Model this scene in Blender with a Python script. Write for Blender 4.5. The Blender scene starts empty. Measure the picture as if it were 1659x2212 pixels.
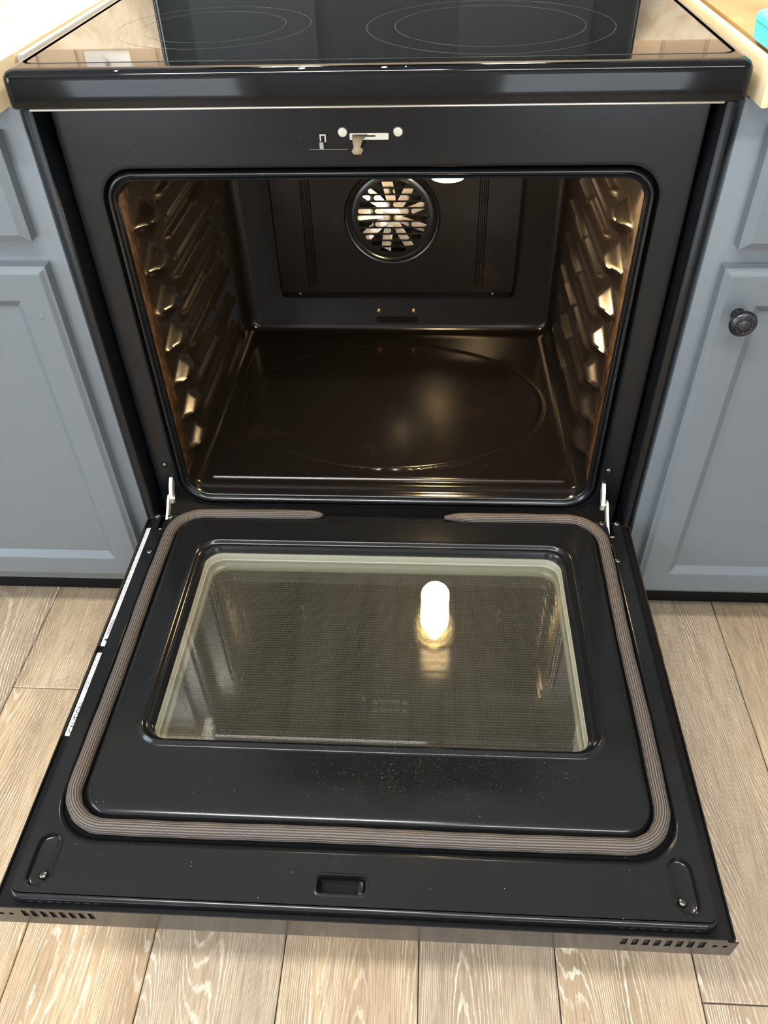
import bpy, math, random
from mathutils import Vector, Matrix
random.seed(7)
S = bpy.context.scene
COL = S.collection

# ------------------------------------------------------------------ camera
IMG_H = 2212.0
FPX = 1682.77
cam_d = bpy.data.cameras.new('camera'); cam = bpy.data.objects.new('camera', cam_d); COL.objects.link(cam)
S.camera = cam
cam_d.sensor_fit = 'VERTICAL'; cam_d.sensor_height = 24.0; cam_d.lens = 24.0 * FPX / IMG_H
cam_d.clip_start = 0.02; cam_d.clip_end = 50
pit, yaw, rol = 0.7422, 0.0746, -0.0337
f = Vector((-math.sin(yaw)*math.cos(pit), math.cos(yaw)*math.cos(pit), -math.sin(pit)))
r = f.cross(Vector((0, 0, 1))).normalized(); u = r.cross(f)
r2 = math.cos(rol)*r + math.sin(rol)*u; u2 = -math.sin(rol)*r + math.cos(rol)*u
M = Matrix((r2, u2, -f)).transposed().to_4x4(); M.translation = Vector((0.0664, -0.9298, 1.1127))
cam.matrix_world = M

# ------------------------------------------------------------------ world, lights, exposure
S.view_settings.view_transform = 'Standard'; S.view_settings.look = 'None'
S.view_settings.gamma = 1.0; S.view_settings.use_curve_mapping = False
S.view_settings.exposure = 0.0
W = bpy.data.worlds.new('world'); S.world = W; W.use_nodes = True
W.node_tree.nodes['Background'].inputs[0].default_value = (0.75, 0.85, 1.0, 1)
W.node_tree.nodes['Background'].inputs[1].default_value = 1.0

def area(name, loc, rot, sx, sy, power, col):
    d = bpy.data.lights.new(name, 'AREA'); d.shape = 'RECTANGLE'; d.size = sx; d.size_y = sy
    d.energy = power; d.color = col
    o = bpy.data.objects.new(name, d); COL.objects.link(o); o.location = loc; o.rotation_euler = rot
    return o
# ceiling lamps of the kitchen (fixtures are built further down) and the daylight of the window behind the photographer
area('ceiling_lamp_light', (-0.45, -1.10, 2.395), (0, 0, 0), 1.1, 0.14, 48, (1.0, 0.975, 0.94))
area('ceiling_lamp_light', (0.75, -1.55, 2.395), (0, 0, 0), 1.1, 0.14, 30, (1.0, 0.975, 0.94))
area('window_daylight', (-2.22, -1.5, 1.45), (0, math.radians(-90), 0), 1.1, 1.3, 26, (0.80, 0.90, 1.0))

# ------------------------------------------------------------------ node helpers
def new_mat(name):
    m = bpy.data.materials.new(name); m.use_nodes = True
    nt = m.node_tree
    return m, nt, nt.nodes['Principled BSDF']
def N(nt, t, **kw):
    n = nt.nodes.new(t)
    for k, v in kw.items(): setattr(n, k, v)
    return n
def math_n(nt, op, a, b=None, c=None):
    n = N(nt, 'ShaderNodeMath', operation=op)
    for i, v in enumerate((a, b, c)):
        if v is None: continue
        if isinstance(v, (int, float)): n.inputs[i].default_value = v
        else: nt.links.new(v, n.inputs[i])
    return n.outputs[0]
def ramp(nt, fac, stops):
    n = N(nt, 'ShaderNodeValToRGB'); nt.links.new(fac, n.inputs[0])
    e = n.color_ramp.elements
    while len(e) < len(stops): e.new(0.5)
    for i, (p, c) in enumerate(stops):
        e[i].position = p; e[i].color = (*c, 1) if len(c) == 3 else c
    return n.outputs[0]
def mixc(nt, fac, a, b, mode='MIX'):
    n = N(nt, 'ShaderNodeMix', data_type='RGBA', blend_type=mode)
    for sock, v in ((n.inputs[0], fac), (n.inputs[6], a), (n.inputs[7], b)):
        if isinstance(v, (int, float)): sock.default_value = v
        elif isinstance(v, tuple): sock.default_value = (*v, 1)
        else: nt.links.new(v, sock)
    return n.outputs[2]
def noise(nt, vec, scale, detail=2, rough=0.5, dist=0.0):
    n = N(nt, 'ShaderNodeTexNoise'); n.inputs['Scale'].default_value = scale; n.inputs['Detail'].default_value = detail
    n.inputs['Roughness'].default_value = rough; n.inputs['Distortion'].default_value = dist
    if vec is not None: nt.links.new(vec, n.inputs['Vector'])
    return n.outputs['Fac']
def mapping(nt, vec, scale=(1, 1, 1), loc=(0, 0, 0)):
    n = N(nt, 'ShaderNodeMapping'); n.inputs['Scale'].default_value = scale; n.inputs['Location'].default_value = loc
    nt.links.new(vec, n.inputs['Vector']); return n.outputs[0]
def obj_co(nt): return N(nt, 'ShaderNodeTexCoord').outputs['Object']
def bump(nt, b, h, strength=0.3, dist=0.001):
    n = N(nt, 'ShaderNodeBump'); n.inputs['Strength'].default_value = strength; n.inputs['Distance'].default_value = dist
    nt.links.new(h, n.inputs['Height']); nt.links.new(n.outputs[0], b.inputs['Normal'])
def simple(name, col, rough=0.4, metal=0.0, spec=0.5, coat=0.0, emit=None, es=0):
    m, nt, b = new_mat(name)
    b.inputs['Base Color'].default_value = (*col, 1); b.inputs['Roughness'].default_value = rough
    b.inputs['Metallic'].default_value = metal; b.inputs['Specular IOR Level'].default_value = spec
    b.inputs['Coat Weight'].default_value = coat
    if emit: b.inputs['Emission Color'].default_value = (*emit, 1); b.inputs['Emission Strength'].default_value = es
    return m

def specks(nt, co, scale=160, size=0.10, gate=0.72):
    v = N(nt, 'ShaderNodeTexVoronoi'); v.inputs['Scale'].default_value = scale; nt.links.new(co, v.inputs['Vector'])
    dot = math_n(nt, 'LESS_THAN', v.outputs['Distance'], size)
    sep = N(nt, 'ShaderNodeSeparateColor'); nt.links.new(v.outputs['Color'], sep.inputs[0])
    return math_n(nt, 'MULTIPLY', dot, math_n(nt, 'GREATER_THAN', sep.outputs[0], gate))

def enamel(name, base, rough, stain=0.0, stain_col=(0.07, 0.035, 0.015), dust=True, spec=0.5, smear=0.05, residue=False):
    """Glossy black vitreous enamel with smears, lint specks and (optionally) baked-on brown stains."""
    m, nt, b = new_mat(name); co = obj_co(nt)
    n1 = noise(nt, co, 9, 4, 0.6)
    c = mixc(nt, n1, base, tuple(x*1.25 for x in base))
    if stain > 0:
        s = ramp(nt, noise(nt, co, 11, 6, 0.68, 0.4), [(0.60, (0, 0, 0)), (0.76, (stain,)*3)])
        c = mixc(nt, s, c, stain_col)
    if residue:                         # speckled baked-on residue in one patch below the window
        s3 = N(nt, 'ShaderNodeSeparateXYZ'); nt.links.new(co, s3.inputs[0])
        dx = math_n(nt, 'POWER', math_n(nt, 'DIVIDE', math_n(nt, 'SUBTRACT', s3.outputs[0], 0.07), 0.20), 2.0)
        dy = math_n(nt, 'POWER', math_n(nt, 'DIVIDE', math_n(nt, 'SUBTRACT', s3.outputs[1], -0.478), 0.050), 2.0)
        near = math_n(nt, 'MAXIMUM', math_n(nt, 'SUBTRACT', 1.0, math_n(nt, 'ADD', dx, dy)), 0.0)
        gr_ = ramp(nt, noise(nt, co, 420, 3, 0.7), [(0.59, (0, 0, 0)), (0.69, (1, 1, 1))])
        cl_ = ramp(nt, noise(nt, co, 45, 4, 0.7), [(0.42, (0, 0, 0)), (0.62, (1, 1, 1))])
        c = mixc(nt, math_n(nt, 'MULTIPLY', math_n(nt, 'MULTIPLY', gr_, cl_), math_n(nt, 'MULTIPLY', near, 0.5)), c, (0.24, 0.17, 0.10))
    if dust:
        sp = specks(nt, co, 130, 0.065, 0.84)
        c = mixc(nt, math_n(nt, 'MULTIPLY', sp, 0.35), c, (0.45, 0.44, 0.42))
    nt.links.new(c, b.inputs['Base Color'])
    nt.links.new(math_n(nt, 'MULTIPLY_ADD', noise(nt, co, 14, 5, 0.65), smear*2, rough - smear), b.inputs['Roughness'])
    b.inputs['Specular IOR Level'].default_value = spec
    bump(nt, b, noise(nt, co, 260, 2), 0.06, 0.0006)
    return m

MAT = {}
MAT['enamel'] = enamel('black_enamel', (0.0045, 0.0048, 0.0053), 0.16)
MAT['frame'] = enamel('satin_black_enamel', (0.0045, 0.0049, 0.0057), 0.26, smear=0.08, spec=0.27, dust=False)
MAT['door'] = enamel('door_liner_enamel', (0.0065, 0.0070, 0.0074), 0.17, spec=0.32, residue=True, stain=0.22, stain_col=(0.028, 0.018, 0.010))
MAT['cavity'] = enamel('oven_liner_enamel', (0.0055, 0.0043, 0.0036), 0.18, spec=0.33, stain=0.35, stain_col=(0.03, 0.016, 0.008))
MAT['black'] = simple('matte_black_metal', (0.004, 0.004, 0.0045), 0.35, spec=0.22)
MAT['gloss'] = simple('gloss_black_lip', (0.0022, 0.0024, 0.003), 0.07, spec=0.30)
MAT['ceramic'] = simple('black_ceramic_glass', (0.004, 0.005, 0.005), 0.03, spec=0.9)
MAT['mirror_black'] = simple('polished_black_trim', (0.040, 0.042, 0.046), 0.12, metal=0.85)
MAT['steel'] = simple('zinc_steel', (0.62, 0.61, 0.58), 0.28, metal=1.0)
MAT['zinc_pale'] = simple('pale_zinc', (0.66, 0.64, 0.55), 0.42, metal=0.65)
MAT['galv'] = simple('cream_galvanised_metal', (0.50, 0.505, 0.44), 0.40, metal=0.15)
MAT['darkscrew'] = simple('dark_screw_steel', (0.14, 0.135, 0.13), 0.25, metal=1.0)
MAT['chrome'] = simple('bright_bead', (0.35, 0.36, 0.38), 0.15, metal=1.0)
MAT['brass'] = simple('warm_brass', (0.55, 0.38, 0.18), 0.35, metal=1.0)
MAT['white'] = simple('white_plastic', (0.82, 0.82, 0.80), 0.4)
MAT['paper'] = simple('white_sticker_paper', (0.80, 0.80, 0.79), 0.5)
MAT['ink'] = simple('black_ink', (0.02, 0.02, 0.02), 0.6)
MAT['tab'] = simple('kraft_tab', (0.34, 0.25, 0.15), 0.6)
MAT['teal'] = simple('turquoise_plastic', (0.10, 0.62, 0.60), 0.45)
MAT['ring'] = simple('burner_ring_print', (0.055, 0.055, 0.055), 0.2)
MAT['pewter'] = simple('dark_pewter', (0.055, 0.055, 0.06), 0.28, metal=0.9)
MAT['fan'] = simple('aluminium_fan', (0.80, 0.76, 0.70), 0.35, metal=0.55)
MAT['grey'] = simple('grey_caulk', (0.36, 0.35, 0.33), 0.5)
MAT['bulb'] = simple('lit_lamp_glass', (1, 0.8, 0.5), 0.2, emit=(1.0, 0.68, 0.30), es=38)
MAT['ceil'] = simple('ceiling_paint', (0.76, 0.775, 0.79), 0.7)
MAT['wallp'] = simple('wall_paint', (0.60, 0.615, 0.63), 0.7)
MAT['lampglass'] = simple('lamp_diffuser', (1, 1, 1), 0.5, emit=(1.0, 0.95, 0.88), es=6)
MAT['daypane'] = simple('daylight_pane', (1, 1, 1), 0.3, emit=(0.74, 0.87, 1.0), es=5.0)
MAT['subfloor'] = simple('dark_joint', (0.035, 0.028, 0.03), 0.8)

def paint_mat():
    m, nt, b = new_mat('blue_grey_cabinet_paint'); co = obj_co(nt)
    c = mixc(nt, noise(nt, co, 3, 3), (0.112, 0.129, 0.143), (0.121, 0.138, 0.152))
    nt.links.new(c, b.inputs['Base Color']); b.inputs['Roughness'].default_value = 0.36
    bump(nt, b, noise(nt, mapping(nt, co, (260, 260, 60)), 1, 3), 0.08, 0.0006)
    return m
MAT['paint'] = paint_mat()

def wood_floor():
    m, nt, b = new_mat('limed_oak_plank'); tc = N(nt, 'ShaderNodeTexCoord'); oi = N(nt, 'ShaderNodeObjectInfo')
    rnd = oi.outputs['Random']
    off = N(nt, 'ShaderNodeCombineXYZ')
    nt.links.new(math_n(nt, 'MULTIPLY', rnd, 37.0), off.inputs[0]); nt.links.new(math_n(nt, 'MULTIPLY', rnd, 91.0), off.inputs[1])
    va = N(nt, 'ShaderNodeVectorMath', operation='ADD'); nt.links.new(tc.outputs['Object'], va.inputs[0]); nt.links.new(off.outputs[0], va.inputs[1])
    P = va.outputs[0]
    # cathedral contours: iso-lines of a stretched noise plus a cross-grain ramp
    n1 = noise(nt, mapping(nt, P, (6.0, 0.55, 1)), 1.0, 1.2, 0.40, 0.1)
    sx = N(nt, 'ShaderNodeSeparateXYZ'); nt.links.new(P, sx.inputs[0])
    ph = math_n(nt, 'ADD', math_n(nt, 'MULTIPLY', n1, 760.0), math_n(nt, 'MULTIPLY', sx.outputs[0], 1250.0))
    wob = noise(nt, mapping(nt, P, (260, 60, 1)), 1.0, 3, 0.65)
    ph = math_n(nt, 'ADD', ph, math_n(nt, 'MULTIPLY', wob, 5.0))
    ln = math_n(nt, 'SINE', ph)
    lines = ramp(nt, ln, [(0.55, (0, 0, 0)), (0.88, (1, 1, 1))])
    brk = ramp(nt, noise(nt, mapping(nt, P, (90, 16, 1)), 1.0, 4, 0.65), [(0.36, (0.1, 0.1, 0.1)), (0.58, (1, 1, 1))])
    patch = ramp(nt, noise(nt, mapping(nt, P, (9, 2.2, 1)), 1.0, 3, 0.5), [(0.30, (0.25,)*3), (0.65, (1, 1, 1))])
    amt = math_n(nt, 'MULTIPLY', math_n(nt, 'MULTIPLY', lines, brk), patch)
    fine = noise(nt, mapping(nt, P, (520, 16, 1)), 1.0, 2, 0.6)
    tone = noise(nt, mapping(nt, P, (14, 1.3, 1)), 1.0, 3, 0.5)
    base = mixc(nt, ramp(nt, tone, [(0.3, (0, 0, 0)), (0.7, (1, 1, 1))]), (0.345, 0.258, 0.170), (0.56, 0.43, 0.285))
    grey = mixc(nt, rnd, (0.88, 0.895, 0.93), (1.16, 1.07, 0.92))
    base = mixc(nt, 1.0, base, grey, 'MULTIPLY')
    base = mixc(nt, ramp(nt, fine, [(0.42, (0, 0, 0)), (0.62, (0.55,)*3)]), base, (0.20, 0.142, 0.095))
    col = mixc(nt, math_n(nt, 'MULTIPLY', amt, 0.85), base, (0.84, 0.76, 0.62))
    nt.links.new(col, b.inputs['Base Color']); b.inputs['Roughness'].default_value = 0.42
    bump(nt, b, math_n(nt, 'ADD', amt, math_n(nt, 'MULTIPLY', fine, 0.6)), 0.12, 0.0008)
    return m
MAT['floor'] = wood_floor()

def counter_mat(name, a, b_, c_):
    m, nt, b = new_mat(name); co = obj_co(nt)
    n1 = noise(nt, mapping(nt, co, (9, 3.2, 9)), 1, 4, 0.55, 0.6)
    n2 = noise(nt, mapping(nt, co, (60, 12, 60)), 1, 3, 0.6)
    c = ramp(nt, n1, [(0.30, a), (0.52, b_), (0.70, c_)])
    c = mixc(nt, math_n(nt, 'MULTIPLY', n2, 0.25), c, a)
    nt.links.new(c, b.inputs['Base Color']); b.inputs['Roughness'].default_value = 0.35
    return m
MAT['counter_l'] = counter_mat('pale_maple_laminate', (0.58, 0.44, 0.25), (0.74, 0.60, 0.38), (0.80, 0.69, 0.48))
MAT['counter_r'] = counter_mat('amber_butcher_block', (0.24, 0.125, 0.045), (0.44, 0.27, 0.11), (0.58, 0.41, 0.20))
def splash_mat():
    m, nt, b = new_mat('travertine_backsplash'); co = obj_co(nt)
    n1 = noise(nt, co, 16, 6, 0.65, 1.2)
    c = ramp(nt, n1, [(0.30, (0.60, 0.46, 0.29)), (0.50, (0.80, 0.68, 0.50)), (0.68, (0.86, 0.77, 0.62))])
    nt.links.new(c, b.inputs['Base Color']); b.inputs['Roughness'].default_value = 0.4
    return m
MAT['splash'] = splash_mat()
def tile_mat():
    m, nt, b = new_mat('brown_glazed_tile'); co = obj_co(nt); oi = N(nt, 'ShaderNodeObjectInfo')
    c = mixc(nt, noise(nt, co, 30, 4), (0.52, 0.38, 0.25), (0.66, 0.51, 0.36))
    c = mixc(nt, 1.0, c, mixc(nt, oi.outputs['Random'], (0.85, 0.85, 0.85), (1.12, 1.08, 1.02)), 'MULTIPLY')
    nt.links.new(c, b.inputs['Base Color']); b.inputs['Roughness'].default_value = 0.3
    return m
MAT['tile'] = tile_mat()
MAT['grout'] = simple('pale_grout', (0.66, 0.55, 0.40), 0.8)

def wall_mat():
    """Oven side wall: black-brown enamel with baked orange grease along the front edge."""
    m, nt, b = new_mat('greasy_side_wall_enamel'); co = obj_co(nt)
    s = N(nt, 'ShaderNodeSeparateXYZ'); nt.links.new(co, s.inputs[0])
    n1 = noise(nt, mapping(nt, co, (40, 40, 16)), 1, 5, 0.7)
    edge = math_n(nt, 'ADD', s.outputs[1], math_n(nt, 'MULTIPLY', n1, 0.09))
    g = ramp(nt, edge, [(0.052, (1, 1, 1)), (0.082, (0, 0, 0))])
    c = mixc(nt, noise(nt, co, 9, 4), (0.0075, 0.0055, 0.0042), (0.011, 0.008, 0.006))
    gc = mixc(nt, ramp(nt, noise(nt, mapping(nt, co, (150, 150, 60)), 1, 5, 0.75), [(0.38, (0, 0, 0)), (0.64, (1, 1, 1))]), (0.016, 0.008, 0.004), (0.12, 0.056, 0.018))
    c = mixc(nt, g, c, gc)
    sp = specks(nt, co, 210, 0.13, 0.90)
    c = mixc(nt, math_n(nt, 'MULTIPLY', sp, 0.35), c, (0.45, 0.36, 0.26))
    nt.links.new(c, b.inputs['Base Color'])
    nt.links.new(math_n(nt, 'MULTIPLY_ADD', g, 0.22, 0.24), b.inputs['Roughness'])
    bump(nt, b, noise(nt, co, 90, 3), 0.10, 0.001)
    return m
MAT['sidewall'] = wall_mat()

def gasket_mat():
    m, nt, b = new_mat('woven_fibreglass_rope'); uv = N(nt, 'ShaderNodeTexCoord').outputs['UV']
    s = N(nt, 'ShaderNodeSeparateXYZ'); nt.links.new(uv, s.inputs[0])
    rib = math_n(nt, 'MULTIPLY_ADD', math_n(nt, 'SINE', math_n(nt, 'MULTIPLY', s.outputs[1], 2*math.pi*20)), 0.5, 0.5)
    alt = math_n(nt, 'MULTIPLY', math_n(nt, 'FLOOR', math_n(nt, 'MULTIPLY', s.outputs[1], 20)), math.pi)
    cross = math_n(nt, 'MULTIPLY_ADD', math_n(nt, 'SINE', math_n(nt, 'ADD', math_n(nt, 'MULTIPLY', s.outputs[0], 2*math.pi*420), alt)), 0.5, 0.5)
    h = math_n(nt, 'MULTIPLY', rib, math_n(nt, 'MULTIPLY_ADD', cross, 0.5, 0.5))
    co = obj_co(nt)
    tint = mixc(nt, ramp(nt, noise(nt, co, 7, 3), [(0.35, (0, 0, 0)), (0.65, (1, 1, 1))]), (0.150, 0.132, 0.118), (0.188, 0.142, 0.105))
    c = mixc(nt, ramp(nt, h, [(0.10, (0, 0, 0)), (0.75, (1, 1, 1))]), (0.022, 0.017, 0.015), tint)
    nt.links.new(c, b.inputs['Base Color']); b.inputs['Roughness'].default_value = 0.6
    bump(nt, b, h, 0.7, 0.0012)
    return m
MAT['gasket'] = gasket_mat()

def pane_mat(name, tint, boost=1.0, rough=0.01, haze=0.0):
    m, nt, b = new_mat(name); nt.nodes.remove(b)
    tr = N(nt, 'ShaderNodeBsdfTransparent'); tr.inputs[0].default_value = (*tint, 1)
    gl = N(nt, 'ShaderNodeBsdfGlossy'); gl.inputs['Roughness'].default_value = rough
    ge = N(nt, 'ShaderNodeNewGeometry'); dt = N(nt, 'ShaderNodeVectorMath', operation='DOT_PRODUCT')
    nt.links.new(ge.outputs['Normal'], dt.inputs[0]); nt.links.new(ge.outputs['Incoming'], dt.inputs[1])
    cs = math_n(nt, 'ABSOLUTE', dt.outputs['Value'])      # Schlick reflectance, the same from both sides of the sheet
    fr = math_n(nt, 'MULTIPLY_ADD', math_n(nt, 'POWER', math_n(nt, 'SUBTRACT', 1.0, cs), 5.0), 0.96, 0.04)
    mx = N(nt, 'ShaderNodeMixShader'); nt.links.new(math_n(nt, 'MINIMUM', math_n(nt, 'MULTIPLY', fr, boost), 1.0), mx.inputs[0])
    nt.links.new(tr.outputs[0], mx.inputs[1]); nt.links.new(gl.outputs[0], mx.inputs[2])
    out = nt.nodes['Material Output']
    last = mx.outputs[0]
    if haze > 0:                       # film of grease and wipe marks on the glass
        co = obj_co(nt)
        df = N(nt, 'ShaderNodeBsdfDiffuse'); df.inputs[0].default_value = (0.45, 0.42, 0.33, 1)
        h = noise(nt, mapping(nt, co, (10, 3, 1)), 1, 5, 0.6)
        streak = noise(nt, mapping(nt, co, (70, 3, 1)), 1, 3, 0.7)
        sp = specks(nt, co, 240, 0.11, 0.86)
        a = math_n(nt, 'MULTIPLY', math_n(nt, 'ADD', math_n(nt, 'MULTIPLY', h, 0.6), math_n(nt, 'MULTIPLY', streak, 0.6)), haze)
        a = math_n(nt, 'MAXIMUM', a, math_n(nt, 'MULTIPLY', sp, 0.35))
        m2 = N(nt, 'ShaderNodeMixShader'); nt.links.new(a, m2.inputs[0]); nt.links.new(last, m2.inputs[1]); nt.links.new(df.outputs[0], m2.inputs[2])
        last = m2.outputs[0]
    nt.links.new(last, out.inputs['Surface'])
    return m
MAT['pane'] = pane_mat('clear_door_glass', (0.95, 0.95, 0.93), 1.5, haze=0.05)
MAT['pane2'] = pane_mat('coated_door_glass', (0.93, 0.93, 0.90), 1.9)
def frit_mat():
    m, nt, b = new_mat('dotted_outer_glass'); co = obj_co(nt)
    s = N(nt, 'ShaderNodeSeparateXYZ'); nt.links.new(co, s.inputs[0])
    k = 2*math.pi/0.0048
    a = math_n(nt, 'SINE', math_n(nt, 'MULTIPLY', math_n(nt, 'ADD', s.outputs[0], math_n(nt, 'MULTIPLY', s.outputs[1], 0.577)), k))
    c = math_n(nt, 'SINE', math_n(nt, 'MULTIPLY', math_n(nt, 'SUBTRACT', s.outputs[0], math_n(nt, 'MULTIPLY', s.outputs[1], 0.577)), k))
    dots = ramp(nt, math_n(nt, 'MULTIPLY', a, c), [(0.30, (0, 0, 0)), (0.62, (1, 1, 1))])
    nt.links.new(mixc(nt, dots, (0.013, 0.013, 0.012), (0.115, 0.113, 0.102)), b.inputs['Base Color'])
    b.inputs['Roughness'].default_value = 0.06; b.inputs['Specular IOR Level'].default_value = 0.7
    return m
MAT['frit'] = frit_mat()
def print_mat():
    """Sticker: rows of tiny illegible print."""
    m, nt, b = new_mat('fine_print_sticker'); co = obj_co(nt)
    s = N(nt, 'ShaderNodeSeparateXYZ'); nt.links.new(co, s.inputs[0])
    row = math_n(nt, 'GREATER_THAN', math_n(nt, 'SINE', math_n(nt, 'MULTIPLY', s.outputs[0], 2*math.pi/0.0026)), 0.25)
    word = math_n(nt, 'GREATER_THAN', noise(nt, mapping(nt, co, (380, 900, 1)), 1, 1), 0.47)
    para = math_n(nt, 'GREATER_THAN', noise(nt, mapping(nt, co, (0.0, 26, 1)), 1, 0), 0.38)
    k = math_n(nt, 'MULTIPLY', math_n(nt, 'MULTIPLY', row, word), para)
    nt.links.new(mixc(nt, math_n(nt, 'MULTIPLY', k, 0.75), (0.80, 0.80, 0.79), (0.05, 0.05, 0.05)), b.inputs['Base Color'])
    b.inputs['Roughness'].default_value = 0.5
    return m
MAT['print'] = print_mat()

# ------------------------------------------------------------------ geometry helpers
def link(name, me, mats, parent=None, ploc=None):
    o = bpy.data.objects.new(name, me); COL.objects.link(o)
    for m in (mats if isinstance(mats, (list, tuple)) else [mats]):
        if m is not None and len(me.materials) < (len(mats) if isinstance(mats, (list, tuple)) else 1): me.materials.append(MAT[m])
    if parent is not None:
        o.parent = parent
        if parent.type == 'EMPTY': o.matrix_parent_inverse = Matrix.Translation(-parent.location)
    return o
def mk(name, verts, faces, mat, parent=None, smooth=True, ang=35, mi=None):
    me = bpy.data.meshes.new(name); me.from_pydata([tuple(v) for v in verts], [], faces); me.update()
    if mi: me.polygons.foreach_set('material_index', mi)
    if smooth:
        me.polygons.foreach_set('use_smooth', [True]*len(me.polygons)); me.set_sharp_from_angle(angle=math.radians(ang))
    return link(name, me, mat, parent)
def shared(name, me, mat, loc, parent=None, rot=(0, 0, 0), scale=(1, 1, 1)):
    o = link(name, me, mat, parent); o.location = loc; o.rotation_euler = rot; o.scale = scale
    return o
def rr(x0, x1, y0, y1, rad, n=8):
    """rounded rectangle, counter-clockwise, 4*(n+1) points; rad = number or (bl, br, tr, tl)"""
    R = rad if isinstance(rad, tuple) else (rad,)*4
    P = []
    for (cx, cy, a0, q) in ((x0, y0, 180, R[0]), (x1, y0, 270, R[1]), (x1, y1, 0, R[2]), (x0, y1, 90, R[3])):
        q = max(q, 1e-5)
        ox = cx + q if cx == x0 else cx - q; oy = cy + q if cy == y0 else cy - q
        for i in range(n+1):
            a = math.radians(a0 + 90*i/n); P.append((ox + q*math.cos(a), oy + q*math.sin(a)))
    return P
XY = lambda z: (lambda p: (p[0], p[1], z))
XZ = lambda y: (lambda p: (p[0], y, p[1]))
def loft(loops, closed=True, cap0=False, cap1=False):
    V = []; F = []; n = len(loops[0])
    for L in loops: V += L
    for k in range(len(loops)-1):
        for i in range(n if closed else n-1):
            j = (i+1) % n
            F.append((k*n+i, k*n+j, (k+1)*n+j, (k+1)*n+i))
    if cap0: F.append(tuple(reversed(range(n))))
    if cap1: F.append(tuple((len(loops)-1)*n + i for i in range(n)))
    return V, F
def join(*parts):
    V = []; F = []
    for v, f_ in parts:
        o = len(V); V += list(v); F += [tuple(i+o for i in q) for q in f_]
    return V, F
def box(x0, x1, y0, y1, z0, z1, bev=0.0):
    if bev <= 0:
        L = [(x0, y0), (x1, y0), (x1, y1), (x0, y1)]
        return loft([[XY(z0)(p) for p in L], [XY(z1)(p) for p in L]], True, True, True)
    A = lambda d, z: [XY(z)(p) for p in rr(x0+d, x1-d, y0+d, y1-d, max(bev-d, 1e-5), 3)]
    k = bev*0.3
    return loft([A(bev, z0), A(k, z0+k), A(0, z0+bev), A(0, z1-bev), A(k, z1-k), A(bev, z1)], True, True, True)
def lathe(prof, n=24, axis='z', c=(0, 0, 0)):
    loops = []
    for (rad, h) in prof:
        L = []
        for i in range(n):
            a = 2*math.pi*i/n; p, q = rad*math.cos(a), rad*math.sin(a)
            v = {'z': (p, q, h), 'y': (p, -h, q), 'x': (h, p, q)}[axis]      # 'y': h counts towards the viewer (-y)
            L.append((v[0]+c[0], v[1]+c[1], v[2]+c[2]))
        loops.append(L)
    return loft(loops, True, prof[0][0] > 1e-6, prof[-1][0] > 1e-6)
def tube(path, rad, n=10, closed=False, up=Vector((0, 0, 1)), radii=None, uv=False):
    P = [Vector(p) for p in path]; m = len(P); loops = []; acc = 0; us = []
    for i in range(m):
        a = P[i-1] if (i > 0 or closed) else P[i]; b = P[(i+1) % m] if (i < m-1 or closed) else P[i]
        t = (b-a).normalized(); s = t.cross(up)
        s = s.normalized() if s.length > 1e-4 else t.cross(Vector((1, 0, 0))).normalized()
        w = s.cross(t); q = radii[i] if radii else rad
        loops.append([tuple(P[i] + q*(math.cos(2*math.pi*k/n)*s + math.sin(2*math.pi*k/n)*w)) for k in range(n)])
        if i: acc += (P[i]-P[i-1]).length
        us.append(acc)
    if closed: loops.append(loops[0])
    V, F = loft(loops, True, not closed, not closed)
    return (V, F, us) if uv else (V, F)
def plate(outer, holes, thick, fn):
    """flat sheet with real holes; fn maps (u, v, w) to a 3-D point"""
    cu = bpy.data.curves.new('tmp', 'CURVE'); cu.dimensions = '2D'; cu.fill_mode = 'BOTH'; cu.extrude = thick/2
    for L in [outer] + holes:
        s = cu.splines.new('POLY'); s.points.add(len(L)-1); s.use_cyclic_u = True
        for p, q in zip(s.points, L): p.co = (q[0], q[1], 0, 1)
    o = bpy.data.objects.new('tmp', cu); COL.objects.link(o)
    dg = bpy.context.evaluated_depsgraph_get()
    me = bpy.data.meshes.new_from_object(o.evaluated_get(dg))
    V = [fn(*v.co) for v in me.vertices]; F = [tuple(p.vertices) for p in me.polygons]
    bpy.data.objects.remove(o); bpy.data.curves.remove(cu); bpy.data.meshes.remove(me)
    return V, F
def text_mesh(body, size):
    cu = bpy.data.curves.new('tmp', 'FONT'); cu.body = body; cu.size = size; cu.extrude = 0.00008
    o = bpy.data.objects.new('tmp', cu); COL.objects.link(o)
    dg = bpy.context.evaluated_depsgraph_get()
    me = bpy.data.meshes.new_from_object(o.evaluated_get(dg)); me.name = 'text'
    bpy.data.objects.remove(o); bpy.data.curves.remove(cu); me.materials.clear()
    return me
def circ(cx, cy, rad, n=32): return [(cx+rad*math.cos(2*math.pi*i/n), cy+rad*math.sin(2*math.pi*i/n)) for i in range(n)]
def slot2d(x0, x1, y0, y1, n=6): return rr(x0, x1, y0, y1, min(x1-x0, y1-y0)/2*0.999, n)
def tag(o, label=None, cat=None, group=None, kind=None):
    if label: o['label'] = label
    if cat: o['category'] = cat
    if group: o['group'] = group
    if kind: o['kind'] = kind
    return o
def empty(name, loc, label, cat):
    o = bpy.data.objects.new(name, None); COL.objects.link(o); o.location = loc; o.empty_display_size = 0.1
    return tag(o, label, cat)

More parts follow.
